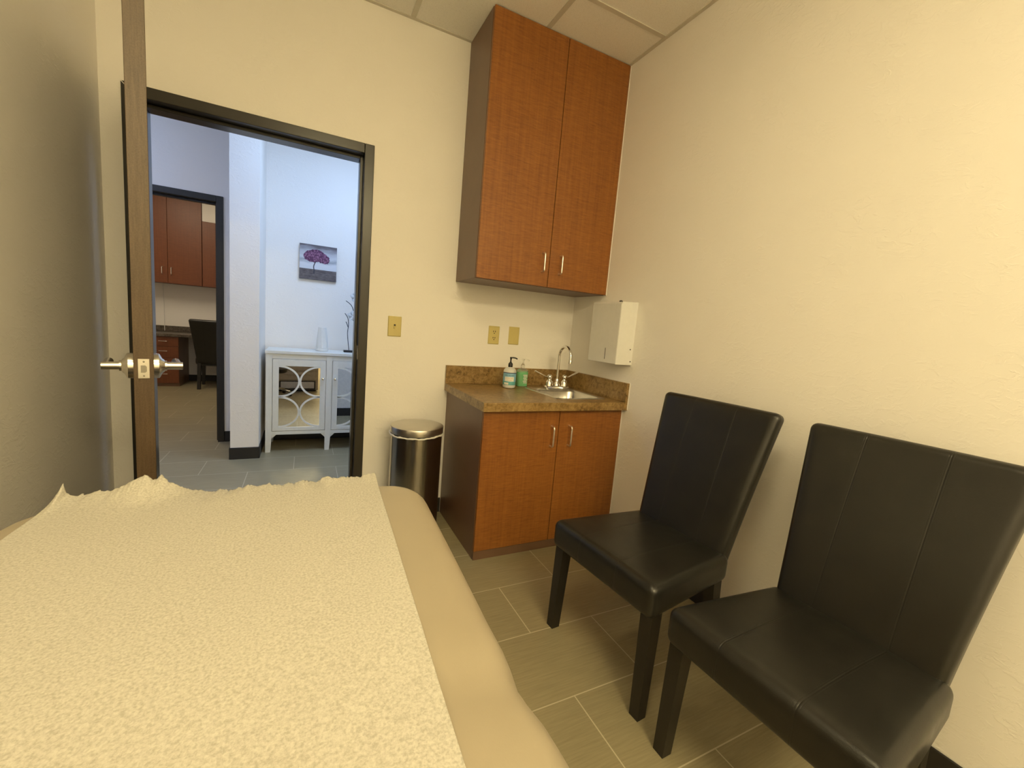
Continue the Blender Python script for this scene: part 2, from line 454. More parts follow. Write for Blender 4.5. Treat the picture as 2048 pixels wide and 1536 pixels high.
# ceilings are tiles lying in a T-bar grid; openings are left where a light fitting sits
def ceiling(name, x0, x1, y0, y1, holes, label):
    bm = BM()
    hx = sorted({x0, x1, *[h[0] for h in holes], *[h[1] for h in holes]})
    hy = sorted({y0, y1, *[h[2] for h in holes], *[h[3] for h in holes]})
    for a, b in zip(hx, hx[1:]):
        for c, d in zip(hy, hy[1:]):
            if any(h[0] <= (a+b)/2 <= h[1] and h[2] <= (c+d)/2 <= h[3] for h in holes): continue
            box(bm, a, b, c, d, H, H+0.02)
    bmesh.ops.remove_doubles(bm, verts=bm.verts[:], dist=1e-5)
    return struct(name, bm, 'ceil', label, 'ceiling')
def grid(name, xs, ys, x0, x1, y0, y1, label, angle=True):
    bm = BM(); w = 0.0125
    for x in xs: box(bm, x-w, x+w, y0, y1, H-0.004, H+0.001)
    for y in ys: box(bm, x0, x1, y-w, y+w, H-0.0042, H+0.001)
    if angle:
        box(bm, x0, x1, y1-0.02, y1, H-0.0046, H+0.001); box(bm, x0, x1, y0, y0+0.02, H-0.0046, H+0.001)
        box(bm, x0, x0+0.02, y0, y1, H-0.0048, H+0.001); box(bm, x1-0.02, x1, y0, y1, H-0.0048, H+0.001)
    return struct(name, bm, 'tbar', label, 'trim')
GX = [-0.5745 - 0.65*k for k in range(4) if -0.5745-0.65*k > -2.525]
GY = [-0.628 - 0.65*k for k in range(8)]
LX0, LX1, LY0, LY1 = GX[2]+0.013, GX[1]-0.013, GY[3]+0.013, GY[2]-0.013    # troffer over the chairs
ceiling('ceiling', -2.525, 0.0, -5.3, 0.0, [(LX0, LX1, LY0, LY1)], 'beige acoustic tile ceiling of the examination room')
ys = [y for y in GY]
g = grid('trim_1', GX, GY, -2.525, 0.0, -5.3, 0.0, 'beige metal T-bar grid holding the ceiling tiles')
CX0, CX1, CY0, CY1 = -1.75, -0.55, 0.50, 1.10
ceiling('ceiling.001', -5.1, 1.5, Y1, YF, [], 'white tile ceiling of the corridor beyond the doorway')
OX0, OX1, OY0, OY1 = -3.75, -3.15, 3.15, 4.35
ceiling('ceiling.002', -4.9, -1.7, YF+0.12, 5.60, [], 'tile ceiling of the office across the corridor')

def troffer(name, x0, x1, y0, y1, lens, col, power, label, depth=0.07, spread=180):
    t = thing(name, label, 'ceiling light', ((x0+x1)/2, (y0+y1)/2, H))
    hx, hy = (x1-x0)/2, (y1-y0)/2
    bm = BM()
    w = 0.012
    box(bm, -hx, hx, -hy, -hy+w, 0, depth+0.03); box(bm, -hx, hx, hy-w, hy, 0, depth+0.03)
    box(bm, -hx, -hx+w, -hy+w, hy-w, 0, depth+0.03); box(bm, hx-w, hx, -hy+w, hy-w, 0, depth+0.03)
    box(bm, -hx+w, hx-w, -hy+w, hy-w, depth+0.02, depth+0.03)
    obj('housing', bm, 'white', t)
    obj('lens', B(-hx+w, hx-w, -hy+w, hy-w, depth, depth+0.006), lens, t)
    ld = bpy.data.lights.new('lamp', 'AREA'); ld.shape = 'RECTANGLE'; ld.size = 2*hx-0.06; ld.size_y = 2*hy-0.06
    ld.energy = power; ld.color = col; ld.spread = math.radians(spread)
    lo = bpy.data.objects.new('lamp', ld); C.objects.link(lo); lo.parent = t; lo.location = (0, 0, depth-0.006)
    return t
troffer('ceiling_light', LX0, LX1, LY0, LY1, 'lens', WARM, 13, 'warm recessed ceiling light over the black chairs and examination table')
def wraparound(x0, x1, y0, y1, lens, label, drop=0.11):
    # surface-mounted fitting: metal pan against the tiles, diffuser bowl hung below it to send light sideways
    t = thing('ceiling_light', label, 'ceiling light', ((x0+x1)/2, (y0+y1)/2, H))
    hx, hy = (x1-x0)/2, (y1-y0)/2
    obj('housing', B(-hx, hx, -hy, hy, -0.028, -0.006, 0.003, 1), 'white', t)
    bm = BM(); A = lambda i, z: [(x, y, z) for x, y in rrect(-hx+i, hx-i, -hy+i, hy-i, 0.03, 4)]
    loft(bm, [A(0.012, -0.029), A(0.016, -0.06), A(0.04, -drop+0.012), A(0.07, -drop)], True, True)
    obj('diffuser', bm, lens, t)
    return t
wraparound(GX[2], GX[0], GY[6], GY[5], 'bowl', 'added warm fill light on the unseen ceiling behind the camera')  # added unseen fitting, placed to brighten back wall, left wall and ceiling evenly
wraparound(CX0, CX1, CY0, CY1, 'bowl_c', 'cool surface-mounted ceiling light over the corridor by the mirrored cabinet')
wraparound(CX0-2.6, CX1-2.6, CY0, CY1, 'bowl_fill', 'added dim cool fill light over the corridor, unseen left of the doorway')  # added unseen fill that lifts the corridor wall above the office door
wraparound(OX0, OX1, OY0, OY1, 'bowl_o', 'surface-mounted ceiling light over the office desk counter')

# baseboards
def bboard(name, segs, label):
    bm = BM()
    for s in segs: box(bm, *s[:4], 0, 0.098, 0.003, 1)
    return struct(name, bm, 'base', label, 'baseboard')
bt = 0.008
bboard('baseboard_right', [(-bt, 0, -5.3, -0.63)], 'black rubber baseboard along the right wall behind the chairs')
bboard('baseboard_back', [(DR+0.051, -0.90, -bt, 0)], 'black rubber baseboard on the back wall behind the steel bin')
bboard('baseboard_left', [(-2.525, -2.525+bt, -5.3, 0)], 'black rubber baseboard along the left wall')
bboard('baseboard_far', [(FR+0.05, -2.243, YF-bt, YF), (-2.046, 1.5, YF-bt, YF), (-5.1, FL-0.05, YF-bt, YF)], 'black baseboard on the corridor wall behind the mirrored cabinet')
bboard('baseboard_stub', [(-2.243-bt, -2.046+bt, 1.365-bt, 1.365), (-2.046, -2.046+bt, 1.365, YF-bt), (-2.243-bt, -2.243, 1.365, YF-bt)], 'black baseboard wrapping the white wall end in the corridor')
bboard('baseboard_corridor', [(-5.1, DL-0.051, Y1, Y1+bt), (DR+0.051, 1.5, Y1, Y1+bt)], 'black baseboard on the corridor side of the examination room wall')
bboard('baseboard_office', [(-4.9, -1.7, 5.6-bt, 5.6), (FR+0.05, -1.7, YF+0.12, YF+0.12+bt)], 'black baseboard in the office under the desk counter')

# door frames (hollow metal: face, reveal and stop)
def door_frame(name, x0, x1, zt, y0, y1, label, stop0, stop1):
    bm = BM(); f = 0.05; p = 0.012
    for a, b in ((x0-f, x0), (x1, x1+f)):
        box(bm, a, b, y0-p, y1+p, 0, zt+f, 0.003, 2)
    box(bm, x0, x1, y0-p, y1+p, zt, zt+f, 0.003, 2)
    s = 0.016
    box(bm, x0, x0+s, stop0, stop1, 0, zt, 0.002, 1); box(bm, x1-s, x1, stop0, stop1, 0, zt, 0.002, 1)
    box(bm, x0+s, x1-s, stop0, stop1, zt-s, zt, 0.002, 1)
    return struct(name, bm, 'frame', label, 'door frame')
fr = door_frame('trim_2', DL, DR, DZ, 0.0, Y1, 'dark bronze metal door frame in the back wall of the room', 0.045, Y1+0.005)
obj('strike_plate', B(DR-0.0015, DR+0.001, 0.004, 0.040, 0.985, 1.065, 0.0005, 1), 'nickel', fr)
obj('miter_gap', tube(BM(), [(DL-0.049, -0.0125, DZ+0.049), (DL-0.001, -0.0125, DZ+0.001)], 0.0016, 6), 'caulk', fr)
door_frame('trim_3', FL, FR, FZ, YF, YF+0.12, 'dark metal door frame of the office across the corridor', YF+0.05, YF+0.09)

# the open door leaf, seen edge-on
leaf_dir = Vector((0.245, -0.90, 0)).normalized()
ang = math.atan2(leaf_dir.y, leaf_dir.x)
d = tag(obj('door_1', B(0.0, 0.925, -0.0235, 0.0235, 0.012, DZ-0.006, 0.0012, 1), 'veneer', loc=(DL+0.004, -0.030, 0), rotz=ang),
        'brown wooden door standing open, its narrow latch edge facing the room', 'door', kind='structure')
bm = BM(); box(bm, 0.925, 0.9268, -0.0135, 0.0135, 0.990, 1.050, 0.0006, 1)
lp = obj('latch_plate', bm, 'nickel', d)
bm = BM(); prism(bm, [(-0.007, 1.008), (0.003, 1.008), (0.007, 1.012), (0.007, 1.026), (0.003, 1.030), (-0.007, 1.030)], 'x', 0.9268, 0.9285)
obj('latch_bolt', bm, 'steel', lp)
for z in (0.9985, 1.0415): obj('screw', lathe(BM(), [(0.0028, 0.9266), (0.0028, 0.9274), (0.0014, 0.9276)], 0.0, z, 12, 'x'), 'steel', lp)
for s in (-1, 1):
    bm = BM(); y = lambda t: s*(0.0235+t)
    lathe(bm, [(0.0395, y(0)), (0.0395, y(0.013)), (0.0370, y(0.0155)), (0.0230, y(0.022)), (0.0205, y(0.026)), (0.0165, y(0.028)), (0.0165, y(0.033))], 0.865, 1.022, 36, 'y')
    h = obj('lever_handle', bm, 'nickel', d, smooth=True, angle=35)
    bm = BM(); lathe(bm, [(0.0122, y(0.030)), (0.0122, y(0.0728)), (0.0115, y(0.0735))], 0.865, 1.022, 24, 'y')
    tube(bm, [(0.865, y(0.0608), 1.022), (0.745, y(0.0608), 1.022)], 0.0118, 20)
    obj('lever', bm, 'nickel', h, smooth=True, angle=40)
for z in (0.25, 1.05, 1.85): obj('hinge', lathe(BM(), [(0.007, z-0.05), (0.007, z+0.05)], -0.006, 0.022, 12), 'nickel', d, smooth=True, angle=40)

# ------------------------------------------------------------------ wall cabinet over the sink
WU, DU, ZU, GU = 0.8875, 0.352, 1.494, -0.4385
t = thing('wall_cabinet', 'tall two-door reddish wooden wall cabinet hung above the sink up to the ceiling', 'cabinet', (0, 0, 0))
obj('body', B(-WU, -0.004, -DU+0.021, -0.001, ZU, H-0.003, 0.0015, 1), 'body', t)
def slab_door(parent, x0, x1, y, z0, z1, hx, hz, mat='door', hl=0.105, th=0.019):
    dd = obj('door', B(x0, x1, y, y+th, z0, z1, 0.0012, 1), mat, parent)
    hd = obj('handle', wire_pull(hl, 0.032), 'pull', dd, loc=(hx, y, hz), smooth=True, angle=60)
    return dd
slab_door(t, -WU+0.001, GU-0.0018, -DU, ZU+0.002, H-0.006, -0.487, 1.630)
slab_door(t, GU+0.0018, -0.005, -DU, ZU+0.002, H-0.006, -0.3685, 1.631)
obj('caulk_bead', B(-0.004, 0.0, -DU-0.001, -DU+0.004, ZU, H-0.002), 'caulk', t)

# base cabinet
WB, DB, ZB = 0.8977, 0.628, 0.8155
t = thing('sink_cabinet', 'low two-door reddish wooden cabinet under the sink counter', 'cabinet', (0, 0, 0))
bm = BM(); yf = -DB+0.020
box(bm, -WB, -WB+0.019, yf, -0.001, 0.0, ZB-0.001); box(bm, -0.023, -0.004, yf, -0.001, 0.0, ZB-0.001)
box(bm, -WB+0.019, -0.023, yf, -0.02, 0.05, 0.069); box(bm, -WB+0.019, -0.023, -0.02, -0.001, 0.0, ZB-0.001)
box(bm, -WB+0.019, -0.023, yf, yf+0.018, ZB-0.06, ZB-0.001); box(bm, -0.449, -0.431, yf, yf+0.018, 0.069, ZB-0.06)
obj('body', bm, 'body', t)
obj('plinth', B(-WB+0.001, -0.006, -DB+0.004, -DB+0.0195, 0.0, 0.049, 0.001, 1), 'body', t)
slab_door(t, -WB+0.001, -0.4432, -DB, 0.051, ZB-0.010, -0.489, 0.667, hl=0.112)
slab_door(t, -0.4394, -0.006, -DB, 0.051, ZB-0.010, -0.374, 0.667, hl=0.112)
obj('caulk_bead', B(-0.0050, -0.0012, -DB, -DB+0.004, 0.0, ZB-0.002), 'caulk', t)

# countertop with a sink cut-out and splash-backs
WC, DC, ZC = 0.9175, 0.666, 0.8608
SX0, SX1, SY0, SY1 = -0.425, -0.072, -0.565, -0.130
t = thing('countertop', 'mottled brown laminate countertop with raised back edge around the steel sink', 'countertop', (0, 0, 0))
bm = BM(); hx0, hx1, hy0, hy1 = SX0+0.012, SX1-0.012, SY0+0.012, SY1-0.012
prof = [(-DC, ZB), (-DC, ZC-0.004), (-DC+0.001, ZC-0.0012), (-DC+0.004, ZC), (hy0, ZC), (hy0, ZB)]
prism(bm, prof, 'x', -WC, -0.001)
box(bm, -WC, hx0, hy0, -0.001, ZB, ZC); box(bm, hx1, -0.001, hy0, -0.001, ZB, ZC); box(bm, hx0, hx1, hy1, -0.001, ZB, ZC)
bmesh.ops.remove_doubles(bm, verts=bm.verts[:], dist=1e-5)
obj('slab', bm, 'counter', t)
bm = BM(); box(bm, -WC, -0.021, -0.021, -0.001, ZC, ZC+0.1136, 0.0015, 1)
obj('splashback', bm, 'counter', t)
bm = BM(); box(bm, -0.021, -0.001, -DC, -0.001, ZC, ZC+0.1136, 0.0015, 1)
obj('splashback', bm, 'counter', t)
bm = BM(); box(bm, -WC, 0, -0.004, 0.0, ZC+0.1136, ZC+0.1166); box(bm, -0.004, 0, -DC, -0.004, ZC+0.1136, ZC+0.1166)
box(bm, -0.004, 0, -DC-0.003, -DC, ZB, ZC+0.1166); box(bm, -WC-0.003, -WC, -0.004, 0.0, ZB, ZC+0.1166)
obj('caulk_bead', bm, 'caulk', t)

# sink
t = thing('bar_sink', 'small stainless steel drop-in sink set in the brown countertop', 'sink', ((SX0+SX1)/2, (SY0+SY1)/2, ZC))
cx, cy = (SX0+SX1)/2, (SY0+SY1)/2
def RR(x0, x1, y0, y1, r, z): return [(x-cx, y-cy, z) for x, y in rrect(x0, x1, y0, y1, r)]
bx0, bx1, by0, by1 = SX0+0.028, SX1-0.028, SY0+0.028, -0.232
bm = BM()
loft(bm, [RR(SX0, SX1, SY0, SY1, 0.035, 0.0002), RR(SX0+0.003, SX1-0.003, SY0+0.003, SY1-0.003, 0.033, 0.004), RR(SX0+0.010, SX1-0.010, SY0+0.010, SY1-0.010, 0.03, 0.0042),
          RR(bx0-0.006, bx1+0.006, by0-0.006, by1+0.006, 0.05, 0.0022), RR(bx0, bx1, by0, by1, 0.05, -0.002), RR(bx0+0.004, bx1-0.004, by0+0.004, by1-0.004, 0.05, -0.012),
          RR(bx0+0.010, bx1-0.010, by0+0.010, by1-0.010, 0.05, -0.115), RR(bx0+0.022, bx1-0.022, by0+0.022, by1-0.022, 0.05, -0.136), RR(bx0+0.05, bx1-0.05, by0+0.05, by1-0.05, 0.03, -0.142)], cap1=True)
obj('basin', bm, 'sink', t, smooth=True, angle=50)
bm = BM(); lathe(bm, [(0.038, -0.141), (0.038, -0.138), (0.030, -0.1375), (0.028, -0.140)], (bx0+bx1)/2-cx, (by0+by1)/2-cy, 28)
obj('drain', bm, 'chrome', t, smooth=True, angle=40)

# faucet
FX, FY, FZ0 = -0.192, -0.172, ZC+0.0042
t = thing('gooseneck_faucet', 'chrome gooseneck faucet with two wing levers behind the sink', 'faucet', (FX, FY, FZ0))
bm = BM(); loft(bm, [[(x, y, 0) for x, y in rrect(-0.094, 0.094, -0.027, 0.027, 0.014)], [(x, y, 0.010) for x, y in rrect(-0.094, 0.094, -0.027, 0.027, 0.014)],
                     [(x, y, 0.017) for x, y in rrect(-0.086, 0.086, -0.020, 0.020, 0.012)]], True, True)
obj('deck_plate', bm, 'chrome', t, smooth=True, angle=30)
P = [(0, 0, 0.014), (0, 0, 0.10), (0, 0, 0.215)] + [(0, -0.068+0.068*math.cos(a), 0.215+0.068*math.sin(a)) for a in [PI*i/16 for i in range(1, 17)]] + [(0, -0.136, 0.196)]
bm = BM(); tube(bm, P, 0.0098, 18)
lathe(bm, [(0.022, 0.014), (0.022, 0.022), (0.018, 0.034), (0.013, 0.040), (0.0125, 0.060), (0.0105, 0.064)], 0, 0, 28)
sp = obj('spout', bm, 'chrome', t, smooth=True, angle=40)
bm = BM(); lathe(bm, [(0.0118, 0.180), (0.0118, 0.200), (0.0100, 0.203)], 0, -0.136, 24)
obj('aerator', bm, 'nickel', sp, smooth=True, angle=40)
for s in (-1, 1):
    bm = BM(); lathe(bm, [(0.028, 0.014), (0.028, 0.020), (0.0255, 0.030), (0.0255, 0.042), (0.0150, 0.053), (0.0125, 0.062), (0.0165, 0.070), (0.0172, 0.080), (0.0120, 0.089), (0.002, 0.091)], s*0.059, 0, 30)
    hb = obj('valve', bm, 'chrome', t, smooth=True, angle=50)
    path = smooth_path([(s*0.066, -0.001, 0.076), (s*0.090, 0.000, 0.078), (s*0.125, 0.004, 0.092), (s*0.168, 0.012, 0.110)], 6)
    rs = [0.0055 + 0.0105*min(1, (i/(len(path)-1))**1.2) for i in range(len(path))]; rs[-1] = 0.010
    obj('wing_lever', tube(BM(), path, rs, 14, flat=0.34), 'chrome', hb, smooth=True, angle=60)

# paper-towel dispenser
t = thing('towel_dispenser', 'white metal paper towel dispenser on the right wall above the counter end', 'towel dispenser', (0, -0.522, 1.082))
bm = BM(); prism(bm, [(0.0, -0.0), (-0.118, 0.0), (-0.118, 0.348), (-0.112, 0.356), (0.0, 0.362)], 'y', -0.133, 0.131)
obj('case', bm, 'white', t)
obj('front_cover', B(-0.1205, -0.118, -0.131, 0.129, 0.002, 0.346, 0.001, 1), 'white', t)
obj('level_slot', B(-0.1212, -0.1198, -0.034, -0.030, 0.022, 0.088), 'slot', t)
for x, z in ((-0.021, 0.090), (-0.012, 0.020)): obj('rivet', lathe(BM(), [(0.004, -0.1338), (0.004, -0.1326)], x, z, 14, 'y'), 'slot', t)
bm = BM(); lathe(bm, [(0.010, 0.3610), (0.010, 0.368), (0.006, 0.371)], -0.055, -0.045, 18)
obj('lock', bm, 'blackpl', t)

# wall plates
def plate(name, cx, cz, label, cat, kind):
    t = thing(name, label, cat, (cx, 0, cz), group=None)
    w, h = 0.0385, 0.059
    bm = BM(); loft(bm, [[(x, 0.0, z) for x, z in rrect(-w, w, -h, h, 0.003, 3)], [(x, -0.003, z) for x, z in rrect(-w, w, -h, h, 0.003, 3)], [(x, -0.0065, z) for x, z in rrect(-w+0.004, w-0.004, -h+0.004, h-0.004, 0.003, 3)]], True, True)
    obj('faceplate', bm, 'ivory', t)
    if kind == 'switch':
        obj('toggle_slot', B(-0.0052, 0.0052, -0.0072, -0.0062, -0.013, 0.013), 'slot', t)
        bm = BM(); prism(bm, [(-0.0068, -0.008), (-0.0068, 0.004), (-0.017, -0.009), (-0.016, -0.013)], 'x', -0.0042, 0.0042)
        obj('toggle', bm, 'ivory', t)
    sc = [(0, 0.036), (0, -0.036)] if kind != 'outlet' else [(0, 0.0)]
    for x, z in sc: obj('screw', lathe(BM(), [(0.0032, -0.0064), (0.0032, -0.0072)], x, z, 12, 'y'), 'ivory', t)
    if kind == 'outlet':
        for zc_ in (0.0205, -0.0205):
            bm = BM(); loft(bm, [[(x, -0.0062, z+zc_) for x, z in rrect(-0.017, 0.017, -0.0145, 0.0145, 0.010, 4)], [(x, -0.0085, z+zc_) for x, z in rrect(-0.017, 0.017, -0.0145, 0.0145, 0.010, 4)]], True, True)
            so = obj('socket', bm, 'ivory', t)
            bm = BM()
            for x in (-0.0068, 0.0068): box(bm, x-0.0020, x+0.0020, -0.0094, -0.0084, zc_-0.001, zc_+0.009)
            lathe(bm, [(0.0034, -0.0084), (0.0034, -0.0094)], 0, zc_-0.008, 12, 'y')
            obj('contact_slot', bm, 'slot', so)
    return t
plate('light_switch', -1.244, 1.191, 'ivory toggle light switch plate on the wall right of the doorway', 'light switch', 'switch')
plate('wall_outlet', -0.605, 1.184, 'ivory double electrical outlet above the counter, left of the blank plate', 'outlet', 'outlet')
plate('blank_plate', -0.458, 1.190, 'plain ivory blank wall plate right of the outlet above the counter', 'wall plate', 'blank')

# ------------------------------------------------------------------ soap bottles
def wrap(bm, R, z, a0, cx=0, cy=0, lift=0.0004, sy=1.0):
    """bend flat lettering (x along, y up) round a bottle of radius R, centred at angle a0"""
    for v in bm.verts:
        a = a0 + v.co.x/R; zz = z + v.co.y
        v.co = Vector((cx+(R+lift)*math.cos(a), cy+sy*(R+lift)*math.sin(a), zz))
    return bm
def arc_patch(bm, R, z0, z1, a0, a1, n=16, lift=0.0003, sy=1.0, mi=0):
    A = []
    for i in range(n+1):
        a = a0+(a1-a0)*i/n
        A.append([bm.verts.new(((R+l)*math.cos(a), sy*(R+l)*math.sin(a), z)) for l, z in ((lift, z0), (lift, z1))])
    for a, b in zip(A, A[1:]): bm.faces.new((a[0], b[0], b[1], a[1])).material_index = mi
    return bm
def pump(t, z, mat, hd, col='blackpl', r=0.0145, dirx=(1, 0)):
    bm = BM(); lathe(bm, [(r, z), (r, z+0.016), (r*0.95, z+0.022), (r*0.55, z+0.030), (0.0055, z+0.032), (0.0042, z+0.044), (0.0065, z+0.056), (0.0075, z+0.063), (0.003, z+0.0645)], 0, 0, 24)
    p = obj('pump', bm, mat, t, smooth=True, angle=50)
    dx, dy = dirx
    path = [(0, 0, z+0.059), (dx*0.018, dy*0.018, z+0.0605), (dx*0.034, dy*0.034, z+0.058), (dx*0.042, dy*0.042, z+0.053)]
    obj('nozzle', tube(BM(), smooth_path(path, 4), 0.0042, 10), mat, p, smooth=True, angle=60)
    return p
a_cam = math.atan2(-2.5488+0.174, -1.7125+0.546)
t = thing('soap_bottle', 'frosted soap bottle with blue and white label and black pump, left of green one', 'soap bottle', (-0.546, -0.168, ZC+0.0006))
R = 0.041
bm = BM(); lathe(bm, [(0.030, 0.0), (0.038, 0.003), (R, 0.010), (R, 0.105), (0.039, 0.114), (0.030, 0.126), (0.018, 0.131), (0.015, 0.134)], 0, 0, 40)
bo = obj('bottle', bm, 'clear', t, smooth=True, angle=60)
bm = BM(); arc_patch(bm, R, 0.022, 0.101, a_cam-1.35, a_cam+1.35)
lab = obj('label_sheet', bm, 'lblue', bo)
bm = BM(); arc_patch(bm, R, 0.096, 0.101, a_cam-1.35, a_cam+1.35, lift=0.0006); obj('label_band', bm, 'lnavy', bo)
bm = BM(); arc_patch(bm, R, 0.022, 0.044, a_cam-1.35, a_cam+1.35, lift=0.0006); obj('label_band', bm, 'lteal', bo)
bm = BM(); arc_patch(bm, R, 0.046, 0.074, a_cam-0.75, a_cam+0.75, lift=0.0007); obj('label_panel', bm, 'lwhite', bo)
bm = BM(); arc_patch(bm, R, 0.025, 0.038, a_cam-0.85, a_cam-0.1, lift=0.0009); obj('label_panel', bm, 'lwhite', bo)
bm = wrap(text_mesh("MRS. MEYER'S", 0.0105), R, 0.083, a_cam, lift=0.0010); obj('lettering', bm, 'lnavy', bo)
bm = wrap(text_mesh('CLEAN DAY', 0.0085), R, 0.0655, a_cam, lift=0.0012)
me = text_mesh('hand soap', 0.0075); wrap(me, R, 0.0545, a_cam, lift=0.0012)
mtmp = bpy.data.meshes.new('x'); me.to_mesh(mtmp); me.free(); bm.from_mesh(mtmp); bpy.data.meshes.remove(mtmp)
obj('lettering', bm, 'lorange', bo)
pump(t, 0.133, 'blackpl', 1, dirx=(0.9, -0.35))
t = thing('soap_bottle', 'clear bottle of green liquid soap with clear pump beside the faucet', 'soap bottle', (-0.420, -0.098, ZC+0.0006))
bm = BM(); R2 = 0.036
def oval(z, k): return [(x*k, y*k, z) for x, y in rrect(-0.038, 0.038, -0.024, 0.024, 0.017, 5)]
loft(bm, [oval(0.0, 0.90), oval(0.004, 1.0), oval(0.050, 0.95), oval(0.095, 1.0), oval(0.108, 0.97), oval(0.116, 0.62), oval(0.120, 0.40)], True, True)
bo = obj('bottle', bm, 'clear2', t, smooth=True, angle=50)
bm = BM(); loft(bm, [oval(0.004, 0.86), oval(0.008, 0.93), oval(0.050, 0.88), oval(0.095, 0.93), oval(0.098, 0.93)], True, True)
obj('liquid_soap', bm, 'green', t, smooth=True, angle=50)
bm = BM()
for z, x0, x1 in ((0.078, -0.004, 0.026), (0.068, 0.0, 0.028), (0.058, -0.002, 0.022), (0.048, 0.002, 0.026), (0.038, -0.004, 0.024), (0.028, 0.0, 0.026)): box(bm, x0, x1, -0.0252, -0.0244, z-0.0022, z+0.0022)
obj('label_print', bm, 'lwhite', bo)
pump(t, 0.120, 'clear2', 1, r=0.013, dirx=(0.9, -0.35))

# ------------------------------------------------------------------ pedal bin
t = thing('steel_bin', 'round brushed steel trash bin with white liner edge left of the base cabinet', 'trash bin', (-1.128, -0.205, 0))
R = 0.146
bm = BM(); lathe(bm, [(R-0.004, 0.0), (R, 0.003), (R, 0.022), (R-0.002, 0.026), (R-0.002, 0.030)], 0, 0, 64); obj('base_ring', bm, 'blackpl', t, smooth=True, angle=40)
bm = BM(); lathe(bm, [(R-0.002, 0.030), (R-0.002, 0.596)], 0, 0, 96, cap=False)
lathe(bm, [(R-0.006, 0.596), (R-0.006, 0.034)], 0, 0, 96, cap=True)
obj('shell', bm, 'steel', t, smooth=True, angle=40)
bm = BM(); lathe(bm, [(R-0.004, 0.606), (R+0.002, 0.606), (R+0.003, 0.612), (R+0.003, 0.638), (R+0.001, 0.643), (R-0.010, 0.6465), (0.07, 0.654), (0.002, 0.656)], 0, 0, 96)
obj('lid', bm, 'steel_lid', t, smooth=True, angle=35)
pts = []; n = 160
for i in range(n):
    a = 2*PI*i/n
    w = 0.0012*math.sin(5*a)+0.0010*math.sin(13*a+1)+0.0007*math.sin(31*a+2)
    pts.append(((R+0.003+0.6*abs(w))*math.cos(a), (R+0.003+0.6*abs(w))*math.sin(a), 0.599+w-0.002*math.sin(a*2)))
rs = [0.0034+0.0016*abs(math.sin(7*2*PI*i/n))+0.0008*random.random() for i in range(n)]
obj('bin_liner', tube(BM(), pts, rs, 8, closed=True), 'liner', t, smooth=True)
bm = BM(); tube(bm, [(-0.03, -R+0.002, 0.010), (-0.03, -R-0.035, 0.014), (0.03, -R-0.035, 0.014), (0.03, -R+0.002, 0.010)], 0.006, 8); obj('pedal', bm, 'blackpl', t)

# ------------------------------------------------------------------ chairs
def chair_proto():
    t = thing('parsons_chair', 'black leatherette side chair nearest the sink cabinet, against the right wall', 'chair', (0, 0, 0), 0, None)
    # seat: tapered towards the back, crowned top, rolled front edge
    def ws(q):
        x, y, z = q
        u = (x+0.215)/0.46                       # 0 front .. 1 rear
        k = 1.0 - 0.155*u
        crown = 0.010*(1-(y/0.26)**2)*(1-((x-0.02)/0.24)**2) if z > 0 else 0.0
        return Vector((x+0.0, y*k, z + 0.416 + max(0, crown) - 0.012*u*(1 if z > 0 else 0)))
    obj('seat', rbox(0.232, 0.262, 0.058, 0.030, (16, 18, 4), lambda q: ws(Vector((q.x*1.025+0.008, q.y, q.z)))), 'leather', t, smooth=True)
    # back: flared towards the top, leaning, slightly bowed
    hz = 0.310
    def wb(q):
        x, y, z = q
        v = max(0.0, (z+hz)/(2*hz))
        k = (0.203 + 0.056*v**1.15)/0.23
        zz = 0.383 + z + hz
        lean = 0.196 + 0.030 + 0.152*v + 0.014*v*v
        bow = -0.012*(y/0.23)**2*v
        puff = -0.006*(1-(y/0.23)**2)*math.sin(PI*min(1, max(0, v))) if x < 0 else 0
        return Vector((lean + x*(1-0.05*v) + bow + puff, y*k, zz - x*0.25))
    obj('backrest', rbox(0.032, 0.23, hz, 0.024, (3, 18, 24), wb), 'leather', t, smooth=True)
    for s in (-1, 1):
        bm = BM(); a, b = 0.0235, 0.0185
        loft(bm, [rect3(-0.184, s*0.228, a, a, 0.370), rect3(-0.196, s*0.235, b, b, 0.0)], True, True)
        obj('leg', bm, 'legwood', t)
        bm = BM(); loft(bm, [rect3(0.222, s*0.176, 0.024, 0.021, 0.40), rect3(0.262, s*0.178, 0.019, 0.019, 0.0)], True, True)
        obj('leg', bm, 'legwood', t)
    obj('seat_frame', B(-0.165, 0.235, -0.195, 0.195, 0.342, 0.362), 'legwood', t)
    return t
def rect3(x, y, a, b, z): return [(x-a, y-b, z), (x+a, y-b, z), (x+a, y+b, z), (x-a, y+b, z)]
c0 = chair_proto(); c0['group'] = 'black leatherette side chairs'
c0.location = (-0.530, -1.410, 0); c0.rotation_euler = (0, 0, math.radians(5))
dup(c0, (-0.514, -2.012, 0), math.radians(1.8), 'black leatherette side chair nearest the camera, at the right edge of view')
dup(c0, (-2.885, 5.03, 0), math.radians(90+180-4), 'black side chair tucked under the office desk counter, seen from behind')

